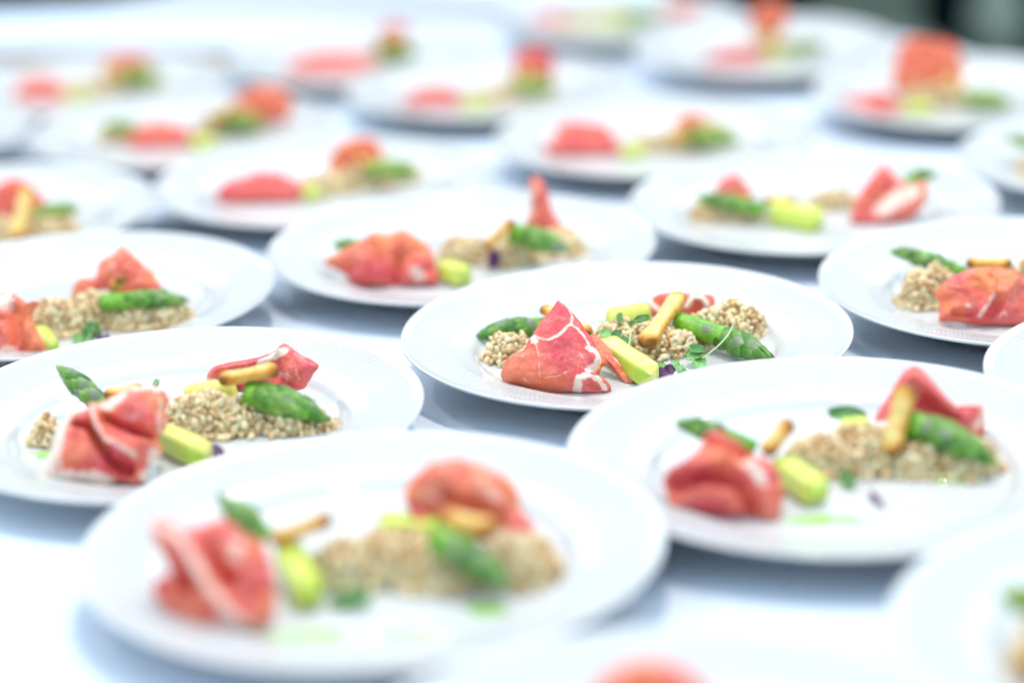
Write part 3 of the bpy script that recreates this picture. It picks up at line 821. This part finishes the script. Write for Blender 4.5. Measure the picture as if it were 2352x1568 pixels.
cress('B', [(352, 905, .020), (355, 885, .026), (362, 875, .028)], [(354, 892, .024, 362, 872, .028, .004, 'g')], 'tiny cress stalk above the folded ham of the left plate')
cress('B', [(440, 1092, .001), (470, 1080, .001), (500, 1075, .001)], [(440, 1092, .001, 425, 1098, .001, .004, 'g')], 'thin cress stem lying at the front of the left plate')
dressing('B', 94, 1045, .009, .006, 'bright green pool of dressing at the left end of the left plate', 1, .0016)
dressing('B', 82, 1000, .008, .004, 'green dressing splash left of the small barley heap of the left plate', 2)
dressing('B', 205, 950, .010, .003, 'green dressing streak beneath the rising asparagus of the left plate', 3, .0006)
dressing('B', 594, 1028, .0045, .0020, 'single green dressing drop in front of the barley of the left plate', 5)

# ---- C: big blurred foreground plate
o8 = (122.5, 979.8, .5729)
asparagus('C', (608, 1240, .014), (508, 1146, .032), .0066, 'asparagus tip standing behind the ham of the large front left plate', 1, 21, .8)
ham('C', cv(*o8, [(395, 440), (420, 362), (520, 400), (600, 398), (690, 372), (760, 420), (845, 480), (880, 580), (895, 690), (870, 790), (760, 820), (640, 835), (540, 795), (470, 745), (400, 670), (410, 610), (470, 600), (440, 520)]), 1456,
    'large ragged red ham slice with a cream stripe, on the large front left plate', lean=30, bf=.016, bb=.006, res=1.5, seed=31, crump=.0034, kf=6, tone=.3,
    fats=cvl(*o8, [([(440, 405), (530, 470), (600, 590), (670, 690), (760, 800)], 24, .72), ([(690, 770), (800, 800)], 32, .6), ([(740, 490), (750, 530)], 36, .7)]),
    tones=cvl(*o8, [([(410, 460), (440, 560)], 50, .9), ([(520, 760), (600, 800)], 50, .8), ([(870, 720)], 50, 1)]),
    folds=cvl(*o8, [([(470, 500), (560, 650)], 30, -.008), ([(640, 520), (720, 640)], 34, -.008), ([(520, 450), (640, 660), (740, 780)], 34, .006), ([(440, 640), (540, 720)], 36, -.005)]))
cracker('C', (632, 1238, .022), (754, 1192, .034), .0055, 'slanting cracker stick left of centre on the large front left plate', 6)
melon('C', (660, 1270, .012), (712, 1368, .009), .0170, .0190, 'lime green melon piece in the large front left plate, beside the red ham', 5, 1, 1)
melon('C', (872, 1212, .010), (1012, 1225, .012), .0170, .0190, 'pale lime melon piece at the back of the large front left plate', 6, 1, 1)
barley('C', (800, 1325), .0200, .0170, .0150, 'barley heap left of centre on the large front left plate', 21, False)
barley('C', (915, 1320), .0300, .0190, .0190, 'broad barley heap in the middle of the large front left plate', 22, False)
barley('C', (1030, 1335), .0230, .0160, .0140, 'barley heap right of centre on the large front left plate', 23, False)
barley('C', (1190, 1325), .0230, .0170, .0180, 'barley heap at the right end of the large front left plate', 24, False)
ham('C', cv(*o8, [(1405, 290), (1430, 215), (1520, 145), (1640, 130), (1750, 170), (1850, 230), (1880, 330), (1930, 400), (1935, 485), (1860, 500), (1750, 460), (1600, 440), (1460, 400)]), 1262,
    'rounded salmon coloured ham slice at the right of the large front left plate', lean=15, bf=.014, bb=.006, seed=36, crump=.0022, tone=.8,
    fats=cvl(*o8, [([(1500, 270), (1560, 250)], 50, .42), ([(1720, 230), (1760, 260)], 55, .42), ([(1810, 430), (1850, 440)], 34, .8)]),
    tones=cvl(*o8, [([(1890, 400), (1920, 440)], 34, -.6), ([(1500, 360), (1420, 330)], 50, .2)]),
    folds=cvl(*o8, [([(1580, 270), (1700, 330), (1780, 360)], 34, -.007), ([(1470, 300), (1560, 370)], 30, -.004)]))
asparagus('C', (1005, 1232, .026), (1162, 1345, .010), .0082, 'thick asparagus tip pointing down right on the large front left plate', 1, 23, .75)
cracker('C', (1030, 1192, .034), (1132, 1212, .034), .0058, 'cracker stick lying before the salmon ham of the large front left plate', 7)
cress('C', [(760, 1390, .003), (800, 1375, .005), (830, 1360, .008)], [(790, 1385, .003, 850, 1368, .006, .012, 'g'), (760, 1392, .002, 800, 1375, .004, .010, 'g')], 'green cress sprig at the front of the large front left plate')
dressing('C', 720, 1458, .028, .006, 'long faint green dressing streak at the front left of the large front plate', 8, .0006)
dressing('C', 960, 1455, .022, .005, 'faint green dressing streak at the front middle of the large front plate', 9, .0006)
dressing('C', 1120, 1400, .012, .006, 'green dressing spot below the asparagus of the large front left plate', 10, .0006)

# ---- D: front right plate
oD = (1408.5, 765.5, .4010)
asparagus('D', (1735, 1032, .012), (1554, 968, .026), .0052, 'slim asparagus tip pointing left on the blurred front right plate', 1, 31, .6)
cracker('D', (1762, 1036, .020), (1812, 972, .034), .0055, 'upright cracker stick left of centre on the front right plate', 8)
ham('D', cv(*oD, [(285, 810), (400, 735), (500, 650), (525, 580), (600, 562), (700, 620), (800, 700), (905, 740), (960, 850), (975, 950), (945, 1075), (860, 1075), (760, 1045), (640, 1050), (450, 1030), (330, 1000), (300, 900)]), 1190,
    'deep red folded ham slice at the left of the front right plate', lean=32, bf=.017, bb=.006, res=1.4, seed=41, crump=.0026, kf=6, tone=.3,
    fats=cvl(*oD, [([(760, 770), (840, 870)], 42, .85), ([(300, 820), (340, 860)], 22, .4)]),
    tones=cvl(*oD, [([(560, 720), (680, 740)], 60, .8), ([(900, 1040)], 60, .9), ([(450, 1020), (600, 1040)], 40, -.5)]),
    folds=cvl(*oD, [([(350, 880), (520, 850), (700, 890), (790, 1010)], 45, -.010), ([(420, 790), (620, 770)], 45, .006), ([(560, 640), (740, 720)], 40, -.005), ([(640, 960)], 110, .004)]))
melon('D', (1795, 1072, .009), (1880, 1132, .0085), .0170, .0180, 'lime coloured melon piece in front of the barley on the front right plate', 7, 1, 1)
melon('D', (1932, 990, .010), (2000, 985, .012), .0150, .0170, 'small green melon piece behind the barley of the front right plate', 8, 1, 1)
barley('D', (1880, 1072), .0190, .0150, .0140, 'barley heap left of centre on the front right plate', 31, False)
barley('D', (1990, 1070), .0260, .0180, .0190, 'barley heap in the middle of the front right plate', 32, False)
barley('D', (2105, 1075), .0240, .0160, .0150, 'barley heap below the tall cracker of the front right plate', 33, False)
barley('D', (2220, 1080), .0175, .0150, .0170, 'barley heap at the right end of the front right plate', 34, False)
ham('D', cv(*oD, [(1590, 330), (1670, 215), (1740, 185), (1800, 240), (1900, 350), (2000, 440), (2075, 450), (2120, 415), (2125, 500), (2110, 575), (1980, 580), (1850, 560), (1700, 540), (1580, 480), (1500, 500), (1520, 450)]), 1020,
    'tall pointed red ham slice at the right of the front right plate', lean=12, bf=.012, bb=.006, res=1.3, seed=46, crump=.0020, tone=.05,
    fats=cvl(*oD, [([(2060, 520), (2110, 460)], 34, .6)]), tones=cvl(*oD, [([(2090, 520)], 60, .7)]),
    folds=cvl(*oD, [([(1760, 400), (1900, 480)], 50, -.007), ([(1720, 230), (1960, 450)], 40, .005)]))
asparagus('D', (2092, 975, .024), (2272, 1052, .014), .0085, 'thick asparagus tip at the right of the front right plate', 1, 33, .8)
cracker('D', (2044, 1036, .014), (2083, 892, .046), .0062, 'tall yellow cracker stick standing on the front right plate', 9)
cress('D', [(1930, 1110, .002), (1950, 1100, .005), (1975, 1095, .006)], [(1935, 1112, .002, 1960, 1095, .006, .012, 'g'), (1990, 955, .012, 1905, 950, .012, .010, 'g')], 'green cress leaves around the barley of the front right plate')
cress('D', [(2000, 1135, .001), (2020, 1155, .001), (2035, 1165, .001)], [(1998, 1130, .002, 2030, 1165, .001, .004, 'p')], 'dark cress shaped strip standing in for a shadow on the front right plate')  # sprig added as shade: its dark leaf stands in for a shadow
dressing('D', 2185, 1105, .009, .004, 'green dressing spot at the right of the front right plate', 11)
dressing('D', 1905, 1195, .022, .007, 'faint green dressing streak at the front of the front right plate', 12, .0005)

# ---- E: plate behind the sharp one
oE = (551, 367.4, .4166)
asparagus('E', (850, 580, .012), (772, 562, .016), .0055, 'asparagus tip almost hidden behind the brown ham of the plate behind', 1, 41, .6)
ham('E', cv(*oE, [(470, 565), (560, 505), (680, 445), (760, 408), (820, 418), (900, 398), (990, 440), (1050, 490), (1080, 580), (1100, 660), (1080, 698), (900, 698), (700, 698), (620, 682), (590, 640), (520, 600)]), 658,
    'wide brownish ham slice at the left of the plate directly behind the sharp one', lean=32, bf=.016, bb=.006, res=1.3, seed=51, crump=.0028, kf=6, tone=.95,
    fats=cvl(*oE, [([(970, 650), (1000, 660)], 34, .7)]), tones=cvl(*oE, [([(620, 660), (800, 640), (900, 690), (1050, 620)], 85, .0)]),
    folds=cvl(*oE, [([(880, 560), (860, 680)], 34, -.007), ([(720, 470), (700, 640)], 60, .004), ([(950, 480), (1000, 600)], 50, .003)]))
melon('E', (1022, 618, .009), (1066, 634, .009), .0185, .0185, 'lime melon piece beside the brownish ham of the plate behind', 9, 1, 1)
barley('E', (1062, 600), .0170, .0150, .0150, 'barley heap left of the slanting cracker on the plate behind', 41, True)
barley('E', (1175, 600), .0210, .0150, .0170, 'barley heap below the slanting cracker on the plate behind', 42, True)
barley('E', (1285, 582), .0180, .0140, .0150, 'barley heap at the right end of the plate behind', 43, True)
ham('E', cv(*oE, [(1595, 130), (1620, 98), (1660, 105), (1695, 180), (1722, 280), (1780, 355), (1830, 400), (1825, 445), (1700, 440), (1590, 420), (1575, 350), (1600, 250)]), 572,
    'narrow red ham spike standing up on the plate directly behind the sharp one', lean=5, bf=.006, bb=.005, seed=55, crump=.0008, tone=.4, centre=(551 + 1670 * .4166, 367.4 + 340 * .4166),
    fats=cvl(*oE, [([(1620, 130), (1600, 330)], 14, .5), ([(1700, 430), (1800, 430)], 24, .5)]))
asparagus('E', (1178, 536, .026), (1296, 572, .018), .0082, 'asparagus tip at the right of the plate directly behind the sharp one', 1, 43, .75)
cracker('E', (1115, 565, .020), (1176, 510, .038), .0048, 'slanting cracker stick on the plate directly behind the sharp one', 10)
cress('E', [(1134, 612, .004), (1133, 595, .010), (1136, 580, .016)], [(1134, 616, .003, 1134, 575, .018, .010, 'p'), (1128, 610, .004, 1140, 585, .014, .008, 'p')], 'dark purple cress leaf against the barley of the plate behind')

# ---- F: behind the left plate
oF = (0, 367.4, .3124)
ham('F', cv(*oF, [(530, 1010), (555, 900), (620, 868), (700, 860), (740, 745), (830, 695), (895, 645), (970, 690), (1080, 790), (1160, 880), (1185, 960), (1050, 1000), (900, 1000), (780, 960), (650, 985)]), 712,
    'salmon ham slice with pointed top on the plate behind the left plate', lean=12, bf=.009, bb=.005, seed=61, crump=.0015, tone=.6, fats=cvl(*oF, [([(880, 680), (820, 800)], 40, .35)]))
asparagus('F', (232, 695, .020), (424, 690, .018), .0062, 'asparagus spear lying level on the plate behind the left plate', 1, 53, .6)
cracker('F', (262, 662, .026), (280, 640, .034), .0050, 'short cracker end in front of the salmon ham behind the left plate', 11)
barley('F', (135, 760), .0200, .0150, .0190, 'barley heap left of centre on the plate behind the left plate', 51, True)
barley('F', (215, 745), .0200, .0150, .0190, 'barley heap in the middle of the plate behind the left plate', 52, True)
barley('F', (300, 745), .0200, .0140, .0160, 'barley heap right of centre behind the left plate', 53, True)
barley('F', (385, 742), .0170, .0130, .0140, 'barley heap at the right end of the plate behind the left plate', 54, True)
ham('F', cv(*oF, [(-80, 1010), (0, 965), (60, 955), (110, 985), (150, 1015), (230, 1065), (292, 1048), (245, 1120), (262, 1220), (330, 1390), (200, 1440), (0, 1500), (-120, 1500), (-160, 1200)]), 838,
    'red and orange ham slice cut by the left edge, behind the left plate', lean=30, bf=.012, bb=.006, seed=64, crump=.002, tone=.35, tones=cvl(*oF, [([(200, 1100), (260, 1350)], 70, 1.0)]),
    fats=cvl(*oF, [([(20, 980), (60, 1060)], 60, .8), ([(100, 1420), (20, 1460)], 40, .6)]), folds=cvl(*oF, [([(120, 1120), (160, 1380)], 40, -.006)]))
melon('F', (90, 765, .008), (118, 800, .008), .0140, .0150, 'lime melon piece beside the edge ham behind the left plate', 10, 1, 1)
cress('F', [(196, 790, .003), (210, 765, .008), (216, 750, .012)], [(205, 780, .004, 216, 742, .014, .012, 'g'), (225, 785, .003, 238, 768, .006, .013, 'p'), (170, 790, .002, 200, 780, .003, .014, 'l')], 'green and purple cress sprig on the plate behind the left plate')

# ---- I: right plate
oI = (1408.5, 275.6, .4010)
ham('I', cv(*oI, [(585, 390), (630, 335), (720, 320), (780, 395), (800, 450), (600, 450)]), 478, 'small pale ham slice behind the asparagus of the right plate', lean=12, bf=.006, bb=.004, seed=71, tone=.4, fatbase=.30)
barley('I', (1635, 503), .0170, .0140, .0150, 'barley heap at the left end of the right plate', 61, False)
barley('I', (1705, 503), .0160, .0130, .0120, 'barley heap below the asparagus of the right plate', 62, False)
asparagus('I', (1756, 482, .014), (1600, 456, .018), .0060, 'asparagus tip pointing left on the plate with ham on its right', 1, 61, .6)
cracker('I', (1762, 458, .018), (1822, 462, .018), .0048, 'brown cracker end above the lime melon of the right plate', 12)
melon('I', (1772, 485, .010), (1885, 508, .009), .0200, .0200, 'long lime melon piece in the middle of the plate with ham on its right', 11, 1, 1)
barley('I', (1915, 475), .0200, .0110, .0100, 'thin barley heap right of the lime melon of the right plate', 63, False)
ham('I', cv(*oI, [(1360, 570), (1385, 465), (1440, 380), (1500, 300), (1560, 262), (1610, 320), (1690, 372), (1785, 355), (1795, 450), (1745, 530), (1650, 575), (1500, 592), (1400, 595)]), 512,
    'pointed red ham slice with white centre at the right of the right plate', lean=25, bf=.012, bb=.006, seed=74, crump=.0015, tone=.3,
    fats=cvl(*oI, [([(1540, 520), (1620, 460), (1700, 430)], 50, 1)]), tones=cvl(*oI, [([(1760, 420)], 70, .9)]), folds=cvl(*oI, [([(1480, 520), (1560, 420)], 50, -.006)]))
asparagus('I', (2080, 415, .022), (2146, 400, .026), .0045, 'small asparagus tip behind the pointed ham of the right plate', 1, 62, .7)

# ---- J: beside the sharp plate
oJ = (1776, 459.3, .2538)
asparagus('J', (2215, 630, .012), (2044, 575, .024), .0056, 'asparagus tip pointing up left on the plate beside the sharp one', 1, 71, .85)
barley('J', (2112, 700), .0130, .0130, .0200, 'barley heap left of the ham on the plate beside the sharp one', 71, True)
barley('J', (2155, 690), .0130, .0130, .0210, 'barley heap half behind the ham on the plate beside the sharp one', 72, True)
barley('J', (2370, 670), .0180, .0130, .0200, 'barley heap cut by the right edge on the plate beside the sharp one', 73, True)
cracker('J', (2225, 605, .022), (2318, 605, .022), .0048, 'cracker stick lying level behind the ham of the plate beside the sharp one', 13)
ham('J', cv(*oJ, [(1465, 850), (1530, 760), (1650, 680), (1800, 628), (2000, 615), (2150, 640), (2268, 700), (2350, 800), (2400, 1000), (2370, 1145), (2100, 1148), (1800, 1125), (1600, 1100), (1500, 1090), (1510, 980)]), 750,
    'fan shaped orange red ham slice on the plate beside the sharp one', lean=32, bf=.014, bb=.006, res=1.5, seed=81, crump=.0016, kf=5, tone=.4,
    fats=cvl(*oJ, [([(1950, 930), (1900, 1010), (1850, 1080)], 24, .7), ([(1730, 1000), (1750, 1000)], 26, .6), ([(1650, 690), (1850, 640)], 14, .5), ([(2020, 1100), (2060, 1050), (2100, 1110)], 14, .6)]),
    tones=cvl(*oJ, [([(1850, 760), (2000, 850), (2080, 700)], 110, 1.25), ([(1800, 1060), (2150, 1080)], 60, -.3)]),
    folds=cvl(*oJ, [([(2010, 940), (1960, 1060)], 50, -.005), ([(1800, 720), (1990, 900)], 60, .003), ([(2200, 700), (2050, 920)], 50, .004), ([(1620, 1050), (1780, 1060)], 28, -.004), ([(1860, 1060), (1940, 920)], 30, .003)]))

# ---- the blurred plates further back: smaller and simpler, each with its own pieces
def simple(P, hams, barleys, aspars, melons, crackers):
    ph = PL[P].phrase
    for i, (ol, vb, ln, tone, fb, word) in enumerate(hams):
        ham(P, ol, vb, f'{word} ham slice on {ph}', lean=ln, bf=.010, bb=.005, res=.6, seed=hash_(P) + i, tone=tone, fatbase=fb, crump=.0036, kf=6)
    for i, (u, v, rx, ry, ht, word) in enumerate(barleys):
        barley(P, (u, v), rx, ry, ht, f'{word} barley heap on {ph}', hash_(P) + i, False, g=.0024)
    for i, (a, b, r, word) in enumerate(aspars):
        asparagus(P, a, b, r, f'{word} asparagus tip on {ph}', 0, hash_(P) + i, .8)
    for i, (a, b, s, word) in enumerate(melons):
        melon(P, a, b, s * .8, s * .62, f'{word} melon piece on {ph}', i, 1, 1)
    for i, (a, b, r, word) in enumerate(crackers):
        cracker(P, a, b, r, f'{word} cracker stick on {ph}', i)
def hash_(P): return ord(P) * 3
simple('G', [([(498, 445), (515, 422), (560, 408), (595, 396), (650, 402), (690, 425), (692, 458), (650, 468), (540, 467), (505, 462)], 468, 35, .1, 0, 'low crimson'),
             ([(755, 395), (765, 348), (800, 322), (850, 318), (882, 355), (868, 392), (800, 405)], 412, 12, .95, .1, 'orange')],
       [(745, 445, .022, .013, .014, 'pale central'), (830, 430, .020, .013, .016, 'rear'), (915, 415, .018, .013, .014, 'right end')],
       [((848, 388, .022), (960, 398, .018), .0085, 'right')], [((696, 445, .008), (735, 440, .008), .015, 'yellowish')], [((822, 372, .026), (868, 378, .024), .005, 'amber')])
simple('H', [([(-40, 510), (-20, 440), (20, 412), (65, 420), (105, 462), (110, 500), (50, 520)], 520, 15, .5, 0, 'tall red')],
       [(20, 560, .020, .014, .016, 'left'), (90, 555, .020, .014, .018, 'central'), (150, 545, .013, .012, .013, 'right end')],
       [((75, 500, .020), (184, 478, .020), .0065, 'slim')], [((20, 585, .006), (60, 578, .006), .014, 'low')], [((36, 548, .012), (66, 436, .046), .0068, 'steep yellow')])
simple('K', [([(1240, 352), (1268, 322), (1282, 290), (1330, 282), (1385, 288), (1412, 312), (1428, 350), (1392, 360), (1300, 358)], 360, 35, .25, .15, 'rounded pink'),
             ([(1555, 300), (1560, 268), (1600, 262), (1650, 285), (1650, 310)], 322, 15, .8, .1, 'small orange')],
       [(1500, 345, .020, .012, .011, 'ochre'), (1580, 338, .022, .013, .017, 'rear'), (1650, 328, .015, .012, .014, 'right end')],
       [((1580, 312, .018), (1692, 322, .012), .0095, 'right')], [((1425, 350, .007), (1480, 345, .008), .015, 'yellow')], [((1545, 322, .014), (1590, 290, .030), .006, 'amber')])
simple('L', [([(1900, 245), (1950, 232), (2012, 218), (2050, 222), (2068, 255), (1985, 260)], 262, 50, .35, 0, 'flat red'),
             ([(2048, 195), (2056, 140), (2072, 98), (2107, 88), (2155, 92), (2196, 105), (2210, 140), (2214, 185), (2176, 205), (2124, 214), (2068, 212)], 238, 12, .75, .1, 'tall salmon')],
       [(2120, 245, .022, .014, .017, 'left'), (2190, 240, .020, .014, .017, 'right')],
       [((2215, 225, .014), (2325, 238, .010), .0085, 'bright green')], [((2080, 247, .007), (2140, 250, .007), .015, 'lime')], [((2165, 205, .024), (2190, 180, .032), .005, 'ochre')])
simple('M', [([(1615, 140), (1664, 120), (1712, 114), (1750, 128), (1745, 145), (1670, 146)], 148, 50, .2, 0, 'flat red'),
             ([(1722, 70), (1728, 35), (1745, 8), (1778, 6), (1805, 24), (1808, 60), (1780, 84), (1742, 80)], 122, 5, .8, 0, 'upright orange')],
       [(1765, 128, .020, .014, .020, 'ochre'), (1830, 118, .018, .012, .008, 'flat')],
       [((1800, 112, .010), (1900, 102, .009), .006, 'olive')], [((1765, 130, .007), (1800, 128, .007), .014, 'lime')], [((1755, 108, .018), (1770, 70, .036), .007, 'golden')])
simple('N', [([(1200, 52), (1225, 34), (1290, 30), (1300, 50), (1250, 58)], 58, 45, .4, .2, 'pale pink'), ([(1520, 38), (1540, 12), (1610, 14), (1620, 36)], 44, 30, .6, .2, 'faint salmon')],
       [(1330, 56, .022, .014, .013, 'left'), (1410, 52, .022, .014, .014, 'right')], [((1420, 42, .012), (1520, 36, .012), .008, 'dark')], [((1360, 52, .01), (1440, 48, .01), .011, 'lime')], [])
simple('O', [([(925, 240), (950, 212), (1010, 200), (1058, 218), (1060, 242), (1000, 248)], 246, 45, .3, .25, 'flat pink'),
             ([(1178, 168), (1184, 125), (1210, 112), (1250, 114), (1272, 140), (1268, 175), (1220, 184)], 218, 8, .2, 0, 'towering red')],
       [(1110, 238, .018, .012, .010, 'ochre'), (1180, 225, .018, .013, .017, 'middle'), (1240, 215, .016, .013, .018, 'right end')],
       [((1185, 195, .022), (1275, 205, .016), .009, 'olive')], [((1062, 240, .006), (1120, 236, .006), .014, 'lime')], [((1190, 180, .028), (1230, 168, .032), .006, 'amber')])
simple('P', [([(655, 160), (690, 135), (760, 125), (850, 132), (855, 155), (750, 172)], 168, 50, .3, .12, 'long flat pink'), ([(860, 92), (880, 60), (930, 58), (940, 92)], 135, 8, .6, .3, 'faint')],
       [(860, 150, .018, .012, .012, 'left'), (915, 142, .018, .014, .022, 'brown')], [((865, 112, .020), (948, 120, .014), .011, 'dark')], [], [((880, 100, .030), (915, 88, .034), .006, 'amber')])
simple('Q', [([(30, 222), (50, 190), (90, 178), (145, 190), (148, 222), (90, 232)], 228, 40, .5, .1, 'brown red'), ([(240, 165), (255, 125), (320, 118), (345, 150)], 190, 10, .5, .38, 'very pale')],
       [(190, 218, .022, .012, .010, 'flat'), (265, 205, .020, .014, .019, 'ochre'), (335, 198, .018, .013, .015, 'right end')], [((280, 178, .018), (375, 184, .014), .010, 'dark olive')], [((150, 222, .006), (205, 216, .006), .013, 'yellow')], [((245, 178, .022), (290, 160, .030), .006, 'amber')])
simple('R', [([(290, 335), (310, 300), (360, 282), (430, 295), (440, 325), (380, 345)], 342, 42, .35, .22, 'pink and white'),
             ([(530, 250), (560, 212), (600, 196), (655, 208), (672, 240), (655, 276), (580, 280)], 300, 10, .75, .12, 'pale orange')],
       [(265, 320, .016, .013, .014, 'left end'), (490, 310, .018, .013, .014, 'middle'), (560, 300, .020, .014, .018, 'right')],
       [((325, 300, .014), (236, 288, .020), .006, 'left'), ((490, 270, .020), (610, 288, .010), .0085, 'right')], [((440, 335, .006), (490, 322, .006), .015, 'yellow')], [((480, 270, .024), (530, 252, .030), .006, 'ochre')])
simple('T', [([(2420, 400), (2440, 350), (2480, 345), (2520, 400)], 410, 30, .3, 0, 'unseen edge')], [(2362, 410, .010, .012, .014, 'edge')],
       [((2400, 345, .016), (2312, 318, .022), .0050, 'pointed')], [], [])
simple('V', [([(2400, 1640), (2400, 1500), (2500, 1450), (2620, 1520), (2640, 1640)], 1650, 32, .3, 0, 'edge')], [(2385, 1530, .012, .014, .016, 'ochre')],
       [((2440, 1410, .016), (2296, 1366, .026), .0062, 'blurred')], [], [((2350, 1520, .010), (2420, 1480, .02), .006, 'edge')])
simple('W', [([(1350, 1660), (1370, 1570), (1430, 1528), (1500, 1516), (1570, 1535), (1640, 1600), (1660, 1680)], 1700, 12, .55, 0, 'orange red')],
       [(1560, 1740, .025, .017, .018, 'middle')], [((1480, 1660, .022), (1620, 1740, .012), .009, 'hidden')], [], [((1450, 1640, .034), (1560, 1650, .034), .006, 'bottom')])
